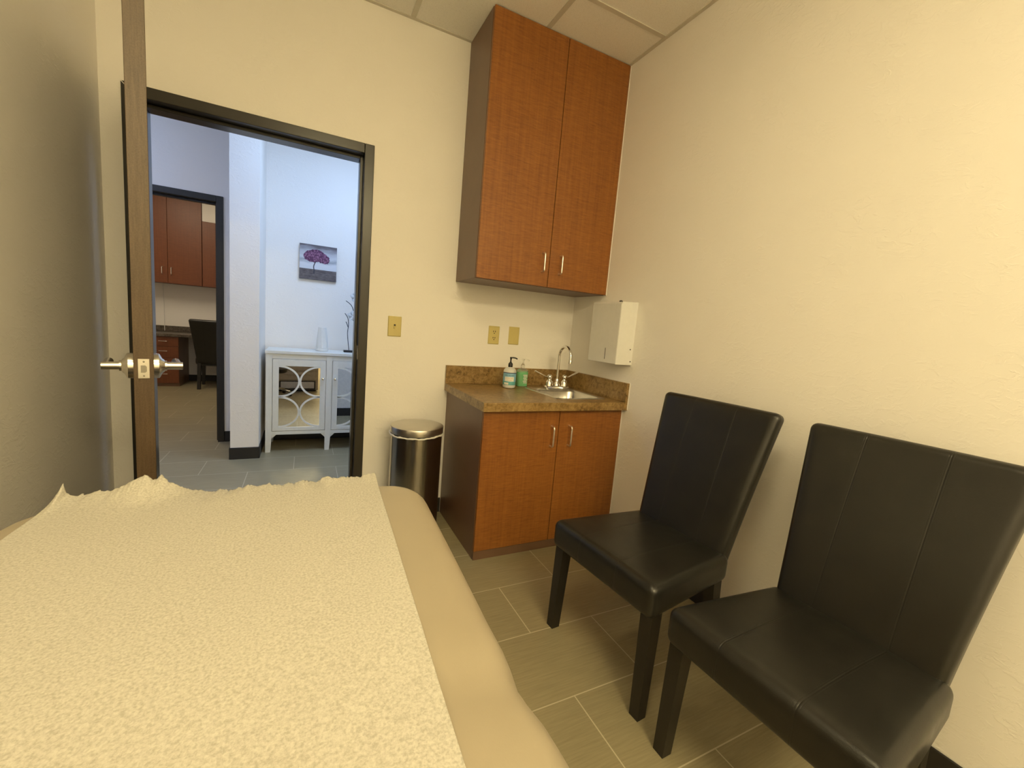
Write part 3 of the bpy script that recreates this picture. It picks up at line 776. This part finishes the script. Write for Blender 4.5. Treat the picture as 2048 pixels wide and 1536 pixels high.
# ------------------------------------------------------------------ examination table
TR = math.radians(-2.5)
t = thing('exam_table', 'tan padded examination table in the foreground under the paper sheet', 'exam table', (-1.808, -1.545, 0), TR)
TL, TWD, TZ = 1.92, 0.360, 0.850
ax_y = [0.0]
def cushion():
    bm = BM(); loops = []
    # plan outline as lofted slices in z with rounded corners; the top crowned by extra rings
    def outline(inset, z, r):
        pts = []
        x1 = TWD-inset; y1 = -inset; y0 = -TL+inset
        rr = max(0.02, r-inset)
        K = 10; side = 60
        def arc(cx, cy, a0): return [(cx+rr*math.cos(a0+PI/2*i/K), cy+rr*math.sin(a0+PI/2*i/K)) for i in range(K+1)]
        right = arc(x1-rr, y1-rr, 0); left = arc(-x1+rr, y1-rr, PI/2); bl = arc(-x1+rr, y0+rr, PI); brr = arc(x1-rr, y0+rr, 1.5*PI)
        pts += right + left
        ys = [y1-rr + (y0+rr-(y1-rr))*i/side for i in range(1, side)]
        pts += [(-x1, y) for y in ys] + bl + brr + [(x1, y) for y in reversed(ys)]
        out = []
        for x, y in pts:
            s = math.exp(-((y+0.62)/0.035)**2)       # soft crease between the two pads
            s2 = math.exp(-((y+0.62)/0.16)**2)
            out.append((x*(1-0.016*s - 0.006*s2) + (0.018 if x > 0 else 0)*max(0, min(1, (-0.5-y)/0.5)), y, z - 0.006*s*(1 if z > 0.8 else 0)))
        return out
    R_ = 0.052
    loops.append(outline(0.012, TZ-0.105, 0.085)); loops.append(outline(0.0, TZ-0.093, 0.085))
    for i in range(8):
        a = PI/2*i/7; loops.append(outline(R_*(1-math.cos(a)), TZ-R_+R_*math.sin(a)*1.0, 0.095))
    for ins in (0.09, 0.15, 0.22, 0.29, 0.34): loops.append(outline(ins, TZ+0.002, 0.10))
    return loft(bm, loops, True, True)
obj('cushion', cushion(), 'vinyl', t, smooth=True)
obj('deck', B(-0.33, 0.33, -TL+0.03, -0.03, TZ-0.128, TZ-0.104, 0.004, 2), 'tbase', t)
obj('cabinet_base', B(-0.29, 0.29, -TL+0.20, -0.09, 0.025, TZ-0.129, 0.012, 3), 'tbase', t)
obj('toe_kick', B(-0.26, 0.26, -TL+0.24, -0.13, 0.0, 0.025), 'blackpl', t)
for z0, z1 in ((0.325, 0.455), (0.180, 0.310)):
    dr = obj('drawer', B(-0.262, 0.262, -0.09, -0.072, z0, z1, 0.006, 2), 'tbase', t)
    bm = BM(); box(bm, -0.18, 0.18, -0.072, -0.055, z1-0.045, z1-0.033, 0.004, 2); obj('handle', bm, 'tbase', dr)
st = obj('step_recess', B(-0.250, 0.250, -0.09, -0.083, 0.035, 0.165, 0.002, 1), 'blackpl', t)
obj('step_drawer', B(-0.232, 0.232, -0.088, -0.076, 0.05, 0.152, 0.005, 2), 'white', t)

# paper sheet: dense near the torn end, end lifted and ragged as in the photograph
prof = [(-2.124, 0.848), (-2.115, 0.858), (-2.104, 0.884), (-2.100, 0.866), (-2.083, 0.859), (-2.055, 0.862), (-2.026, 0.868), (-2.007, 0.881), (-1.990, 0.888), (-1.977, 0.877), (-1.964, 0.886), (-1.951, 0.870),
        (-1.930, 0.858), (-1.901, 0.849), (-1.876, 0.846), (-1.832, 0.851), (-1.777, 0.852), (-1.728, 0.850), (-1.711, 0.860), (-1.690, 0.850), (-1.665, 0.863), (-1.613, 0.857), (-1.562, 0.861)]
def plerp(x):
    if x <= prof[0][0]: return prof[0][1]
    for (a, za), (b, zb) in zip(prof, prof[1:]):
        if a <= x <= b: return za + (zb-za)*(x-a)/(b-a)
    return prof[-1][1]
def vnoise(x, s):
    i = math.floor(x); f = x-i
    def h(k):
        r = math.sin(k*127.1+s*311.7)*43758.5453; return r-math.floor(r)
    f = f*f*(3-2*f)
    return h(i)*(1-f)+h(i+1)*f
def paper():
    bm = BM(); nx = 420
    ts = [0.0, 0.002, 0.005, 0.009, 0.014, 0.020, 0.027, 0.035, 0.045, 0.058, 0.075, 0.10, 0.13] + [0.13+0.045*i for i in range(1, 39)]
    rows = []
    cr, sr = math.cos(-TR), math.sin(-TR)
    for j, tt in enumerate(ts):
        row = []
        for i in range(nx+1):
            u = i/nx
            xw = -2.112 + 0.556*u - 0.036*tt          # world x of the sheet (follows the table)
            if tt < 0.06 and u < 0.02: xw += 0.0
            jag = 0.012*(vnoise(u*34, 1)-0.5)+0.008*(vnoise(u*90, 2)-0.5)+0.007*(vnoise(u*230, 3)-0.5)
            k = math.exp(-tt/0.022)
            yw = -1.540 - tt + jag*k
            w = math.exp(-(tt/0.034)**1.4)
            zedge = plerp(xw) + 0.0035*k*(vnoise(u*150, 5)-0.5)+0.006*(vnoise(u*47, 6)-0.5)*vnoise(u*12, 14)+0.004*(vnoise(u*23, 15)-0.5)
            flat = TZ+0.0042
            crum = 0.0016*(vnoise(u*13+tt*7, 8)-0.5)*(1-w) + 0.006*w*(1-k)*(vnoise(u*70+tt*110, 9)-0.5)*(0.2+1.4*vnoise(u*9, 12))
            z = flat*(1-w) + zedge*w + crum
            s = math.exp(-((yw+1.545+0.62)/0.05)**2); z -= 0.003*s
            ins = tt+0.005-jag*k; zc = TZ-0.052+0.052*math.sqrt(max(0, 1-(1-min(ins, 0.052)/0.052)**2)) if ins > 0 else TZ-0.05
            z = max(z, zc+0.0026)
            row.append(bm.verts.new((xw, yw, z)))
        rows.append(row)
    for a, b in zip(rows, rows[1:]):
        for i in range(nx): bm.faces.new((a[i], a[i+1], b[i+1], b[i]))
    return bm
o = obj('paper_sheet', paper(), 'paper', smooth=True)
tag(o, 'cream crinkled paper sheet with torn end covering the examination table', 'paper sheet')
sm = o.modifiers.new('thickness', 'SOLIDIFY'); sm.thickness = 0.0004; sm.offset = 1

# rolling stool between the door and the table (seen in the cabinet mirror)
t = thing('rolling_stool', 'black round rolling stool with chrome base, reflected in the mirrored cabinet door', 'stool', (-2.125, -1.270, 0))
bm = BM(); lathe(bm, [(0.10, 0.335), (0.165, 0.34), (0.182, 0.352), (0.185, 0.375), (0.178, 0.397), (0.15, 0.408), (0.003, 0.411)], 0, 0, 48); obj('seat', bm, 'leather2', t, smooth=True, angle=50)
bm = BM(); lathe(bm, [(0.026, 0.10), (0.026, 0.22), (0.017, 0.222), (0.017, 0.337)], 0, 0, 24); obj('column', bm, 'chrome', t, smooth=True, angle=40)
for k in range(5):
    a = 2*PI*k/5+0.3; ca, sa = math.cos(a), math.sin(a)
    lg = obj('leg', tube(BM(), smooth_path([(0.02*ca, 0.02*sa, 0.115), (0.12*ca, 0.12*sa, 0.098), (0.235*ca, 0.235*sa, 0.072)], 5), 0.014, 12, flat=0.75), 'chrome', t, smooth=True, angle=50)
    bm = BM(); cx_, cy_ = 0.235*ca, 0.235*sa
    lathe(bm, [(0.024, -0.012), (0.026, -0.008), (0.026, 0.008), (0.024, 0.012)], 0, 0, 20, 'y')
    for v in bm.verts:
        x, y, z = v.co; v.co = Vector((cx_ + x*ca - y*sa, cy_ + x*sa + y*ca, 0.026 + z))
    obj('caster', bm, 'blackpl', lg, smooth=True, angle=40)

# ------------------------------------------------------------------ corridor: mirrored cabinet, picture, ornaments
t = thing('mirrored_cabinet', 'white sideboard with mirrored doors and looped trellis in the corridor', 'cabinet', (-2.010, 1.510, 0))
W = 1.000; D = 0.385; Z = 0.888
lw = 0.048
# legs run full height as posts
for x0 in (0.0, 0.468, W-lw):
    for y0 in (0.0, D-0.045):
        if x0 == 0.468 and y0 > 0: continue
        bm = BM(); k = 0.008 if x0 < 0.9 else 0
        taper = lambda z: 0.010 if z < 0.01 else 0.0
        loft(bm, [[(x0, y0, 0), (x0+lw-0.010, y0, 0), (x0+lw-0.010, y0+0.045, 0), (x0, y0+0.045, 0)],
                  [(x0, y0, 0.155), (x0+lw, y0, 0.155), (x0+lw, y0+0.045, 0.155), (x0, y0+0.045, 0.155)],
                  [(x0, y0, Z-0.026), (x0+lw, y0, Z-0.026), (x0+lw, y0+0.045, Z-0.026), (x0, y0+0.045, Z-0.026)]], True, True)
        obj('leg', bm, 'cream', t)
bm = BM()
box(bm, lw, W-lw, 0.030, D-0.01, 0.165, Z-0.027); box(bm, 0.004, lw, 0.046, D-0.046, 0.165, Z-0.027); box(bm, W-lw, W-0.004, 0.046, D-0.046, 0.165, Z-0.027)
obj('case', bm, 'cream', t)
for a, b in ((lw, 0.468), (0.468+lw, W-lw)):
    bm = BM(); box(bm, a, b, 0.004, 0.030, 0.155, 0.185); obj('apron_rail', B(a, b, 0.004, 0.030, 0.820, Z-0.027), 'cream', t)
    obj('apron_rail', bm, 'cream', t)
    for s, xx in ((1, a), (-1, b)): obj('corner_bracket', prism(BM(), [(xx, 0.155), (xx+s*0.035, 0.155), (xx, 0.120)], 'y', 0.008, 0.028), 'cream', t)
obj('top', B(-0.006, W+0.006, -0.008, D, Z-0.026, Z, 0.003, 2), 'cream', t)
def mdoor(x0, x1, z0, z1, ks):
    fx = 0.046; fz = 0.058
    bm = BM(); y0, y1 = 0.002, 0.022
    box(bm, x0, x0+fx, y0, y1, z0, z1, 0.0012, 1); box(bm, x1-fx, x1, y0, y1, z0, z1, 0.0012, 1)
    box(bm, x0+fx, x1-fx, y0, y1, z0, z0+fz*0.55, 0.0012, 1); box(bm, x0+fx, x1-fx, y0, y1, z1-fz, z1, 0.0012, 1)
    dd = obj('door', bm, 'cream', t)
    mx0, mx1, mz0, mz1 = x0+fx, x1-fx, z0+fz*0.55, z1-fz
    obj('mirror', B(mx0, mx1, 0.010, 0.016, mz0, mz1), 'mirror', dd)
    bm = BM(); hz = (mz1-mz0)/2; rx = (mx1-mx0)/2+0.002; w = 0.0145
    for zc_ in (mz0+hz/2, mz0+hz*1.5):
        for s, xb in ((1, mx0), (-1, mx1)):
            ro = hz/2+w/2*0.6; n = 28; V = []
            for i in range(n+1):
                a = -PI/2+PI*i/n
                V.append([bm.verts.new((xb + s*(rx-dw)*math.cos(a), yy, zc_+(ro-dw)*math.sin(a))) for dw, yy in ((0, 0.003), (w, 0.003), (w, 0.010), (0, 0.010))])
            for p, q in zip(V, V[1:]):
                for k in range(4): bm.faces.new((p[k], q[k], q[(k+1) % 4], p[(k+1) % 4]))
            bm.faces.new(V[0][::-1]); bm.faces.new(V[-1])
    obj('loop_trellis', bm, 'cream', dd)
    kx = x1-fx/2 if ks > 0 else x0+fx/2
    bm = BM(); lathe(bm, [(0.005, 0.002), (0.005, -0.008), (0.011, -0.014), (0.0125, -0.020), (0.010, -0.026), (0.002, -0.028)], kx, 0.655, 20, 'y'); obj('knob', bm, 'chrome', dd, smooth=True, angle=50)
mdoor(lw+0.003, 0.465, 0.188, 0.817, 1)
mdoor(0.468+lw+0.003, W-lw-0.003, 0.188, 0.817, -1)

# canvas print of a purple tree
t = thing('canvas_print', 'small square canvas picture of a purple tree on grey ground, on corridor wall', 'picture', (-1.777, YF-0.001, 1.538))
S = 0.316
obj('stretcher', B(0, S, -0.022, 0, 0, S, 0.001, 1), 'canvas', t)
obj('print', B(0.0005, S-0.0005, -0.0232, -0.022, 0.0005, S-0.0005), 'art', t)
bm = BM(); tube(bm, smooth_path([(0.121, -0.0236, 0.054), (0.123, -0.0236, 0.085), (0.119, -0.0236, 0.115), (0.125, -0.0236, 0.142), (0.138, -0.0236, 0.170)], 5), [0.0066]*6+[0.0048]*15, 6, flat=0.2, up=(0, 1, 0))
obj('painted_trunk', bm, 'trunk', t)
random.seed(11)
bm = BM()
crown = [(0.032, 0.217), (0.046, 0.238), (0.074, 0.258), (0.109, 0.270), (0.144, 0.276), (0.176, 0.268), (0.193, 0.256), (0.221, 0.239), (0.246, 0.213), (0.255, 0.188), (0.242, 0.168), (0.221, 0.153), (0.193, 0.158), (0.165, 0.167), (0.130, 0.161), (0.088, 0.158), (0.053, 0.175), (0.037, 0.199)]
def in_crown(x, z):
    c = False
    for (xa, za), (xb, zb) in zip(crown, crown[1:]+crown[:1]):
        if (za > z) != (zb > z) and x < (xb-xa)*(z-za)/(zb-za)+xa: c = not c
    return c
prism(bm, crown, 'y', -0.0236, -0.0232)
obj('painted_crown', bm, 'bloom', t)
for mat, cnt in (('bloom', 150), ('bloom2', 110)):
    bm = BM()
    for i in range(cnt):
        while True:
            x, z = random.uniform(0.03, 0.257), random.uniform(0.15, 0.278)
            if in_crown(x, z): break
        if mat == 'bloom2': z += 0.003
        r = random.uniform(0.005, 0.011)
        k = random.randint(5, 8); a0 = random.random()*6
        yy = -0.0238 - 0.0008*random.random()
        pts = [(x+r*random.uniform(0.6, 1.1)*math.cos(a0+2*PI*j/k), z+r*random.uniform(0.6, 1.1)*math.sin(a0+2*PI*j/k)) for j in range(k)]
        prism(bm, pts, 'y', yy, -0.0233)
    obj('painted_blossom', bm, mat, t)

# diffuser
t = thing('oil_diffuser', 'white tapered ceramic oil diffuser on the mirrored cabinet, left of ornament', 'diffuser', (-1.576, 1.700, Z))
bm = BM(); prof_v = [(0.046, 0.0), (0.051, 0.003), (0.053, 0.028), (0.051, 0.030)]
lathe(bm, prof_v, 0, 0, 40); obj('base', bm, 'vase', t, smooth=True, angle=40)
bm = BM(); n = 48; rings = []
for j in range(15):
    u = j/14; z = 0.031+0.185*u; r = 0.051 - 0.004*u - 0.014*u**1.6
    rings.append([((r*(1+0.025*math.cos(8*(a := 2*PI*i/n) + 2.2*u)))*math.cos(a), (r*(1+0.025*math.cos(8*(2*PI*i/n) + 2.2*u)))*math.sin(2*PI*i/n), z) for i in range(n)])
loft(bm, rings, True, True); obj('cover', bm, 'vase', t, smooth=True, angle=50)

# branch ornament
t = thing('branch_ornament', 'dark wire branch ornament with frosted flowers on mirrored cabinet beside the door frame', 'ornament', (-1.335, 1.700, Z))
ox = -1.335
obj('base', B(-0.056, 0.056, -0.03, 0.03, 0.0, 0.020, 0.002, 1), 'blackpl', t)
stems = [[(-1.343, 0.018), (-1.352, 0.09), (-1.360, 0.18), (-1.354, 0.26), (-1.362, 0.32), (-1.388, 0.362)],
         [(-1.357, 0.235), (-1.366, 0.26), (-1.377, 0.285)],
         [(-1.300, 0.018), (-1.288, 0.14), (-1.292, 0.26), (-1.300, 0.33), (-1.314, 0.385)],
         [(-1.314, 0.385), (-1.335, 0.44), (-1.383, 0.478)],
         [(-1.314, 0.385), (-1.306, 0.42), (-1.302, 0.45)],
         [(-1.292, 0.26), (-1.304, 0.285), (-1.318, 0.312)]]
for s in stems:
    p = smooth_path([(x-ox, 0.004*math.sin(9*z), z) for x, z in s], 6)
    obj('stem', tube(BM(), p, 0.0032, 8), 'wire', t, smooth=True)
for (x, z) in ((-1.300, 0.520), (-1.318, 0.345)):
    bm = BM()
    for k in range(5):
        a = 2*PI*k/5+0.4
        ring = []
        c = Vector((x-ox, -0.006, z)); dirv = Vector((math.cos(a), -0.25, math.sin(a)))
        side = Vector((-math.sin(a), 0, math.cos(a)))
        V = []
        for i in range(7):
            u = i/6; wd = 0.022*math.sin(PI*min(1, 0.12+u*0.88))
            cc = c + dirv*(0.006+0.046*u) + Vector((0, 0.012*u*u, 0))
            V.append([bm.verts.new(cc+side*wd), bm.verts.new(cc+Vector((0, 0.004, 0))), bm.verts.new(cc-side*wd)])
        for p, q in zip(V, V[1:]):
            bm.faces.new((p[0], q[0], q[1], p[1])); bm.faces.new((p[1], q[1], q[2], p[2]))
    fo = obj('flower', bm, 'petal', t, smooth=True)
    fo.modifiers.new('thickness', 'SOLIDIFY').thickness = 0.0015

# ------------------------------------------------------------------ office across the corridor
YB = 5.60
t = thing('file_pedestal', 'reddish four-drawer pedestal under the office desk counter', 'drawer cabinet', (-3.355, 5.0, 0))
obj('body', B(-0.60, 0.0, 0.019, 0.58, 0.0, 0.722), 'body', t)  # dark laminate stands in for shade on the pedestal's side
for z0, z1 in ((0.582, 0.719), (0.417, 0.578), (0.252, 0.413), (0.050, 0.248)):
    dr = obj('drawer', B(-0.598, -0.002, 0.0, 0.018, z0, z1, 0.0015, 1), 'door2', t)
    hm = wire_pull(0.10, 0.03)
    for v in hm.verts: v.co = Vector((v.co.z, v.co.y, v.co.x))
    obj('handle', hm, 'chrome', dr, loc=(-0.175, 0.0, z1-0.062), smooth=True, angle=60)
t = thing('desk_counter', 'dark granite-look desk counter in the office behind the black chair', 'countertop', (-3.0, 5.3, 0))
obj('slab', B(-1.8, 1.2, -0.325, 0.299, 0.724, 0.764, 0.003, 2), 'counter2', t)
obj('splashback', B(-1.8, 1.2, 0.280, 0.299, 0.764, 0.850, 0.002, 1), 'counter2', t)
obj('end_panel', B(1.18, 1.2, -0.30, 0.29, 0.0, 0.724), 'body', t)
def office_cab(x0, x1, z0, z1, splits, handles, label):
    t = thing('office_wall_cabinet', label, 'cabinet', (x0, YB, z0))
    obj('body', B(0.0, x1-x0, -0.31, -0.001, 0.0, z1-z0), 'door2', t)
    xs = [x0]+splits+[x1]
    for a, b, h in zip(xs, xs[1:], handles):
        slab_door(t, a-x0+0.002, b-x0-0.002, -0.33, 0.002, z1-z0-0.002, h-x0, 0.175, 'door2', 0.10)
office_cab(-4.34, -3.116, 1.482, 2.78, [-3.93, -3.522], [-3.97, -3.585, -3.478], 'tall reddish wall cabinet in the office, rising above the doorway top')
office_cab(-3.112, -2.30, 1.482, 2.424, [-2.706], [-2.75, -2.66], 'lower reddish wall cabinet in the office right of the tall one')
o = obj('power_cord', tube(BM(), smooth_path([(-3.655, 5.585, 1.475), (-3.650, 5.580, 1.2), (-3.645, 5.570, 0.9), (-3.64, 5.55, 0.772)], 6), 0.004, 8), 'white', smooth=True)
tag(o, 'thin white cord hanging below the office wall cabinet to the counter', 'cord')

# ------------------------------------------------------------------ world, camera
w = bpy.data.worlds.new('World'); bpy.context.scene.world = w; w.use_nodes = True
w.node_tree.nodes['Background'].inputs[0].default_value = (0.02, 0.02, 0.02, 1)
w.node_tree.nodes['Background'].inputs[1].default_value = 0.2

yaw, pit, rol = [math.radians(a) for a in (26.5244, -7.386, 4.8208)]
fw = Vector((math.sin(yaw)*math.cos(pit), math.cos(yaw)*math.cos(pit), math.sin(pit)))
rt = Vector((math.cos(yaw), -math.sin(yaw), 0)); up = rt.cross(fw)
r2 = rt*math.cos(rol)+up*math.sin(rol); u2 = up*math.cos(rol)-rt*math.sin(rol)
cd = bpy.data.cameras.new('camera'); cd.sensor_width = 36; cd.sensor_fit = 'HORIZONTAL'; cd.lens = 838.8689/2048*36
cd.clip_start = 0.02; cd.clip_end = 50
co = bpy.data.objects.new('camera', cd); C.objects.link(co)
mw = Matrix(((r2.x, u2.x, -fw.x, -1.7125), (r2.y, u2.y, -fw.y, -2.5488), (r2.z, u2.z, -fw.z, 1.2311), (0, 0, 0, 1)))
co.matrix_world = mw
bpy.context.scene.camera = co
vs = bpy.context.scene.view_settings
vs.view_transform = 'Standard'; vs.look = 'None'; vs.gamma = 1; vs.use_curve_mapping = False
vs.exposure = 0.0
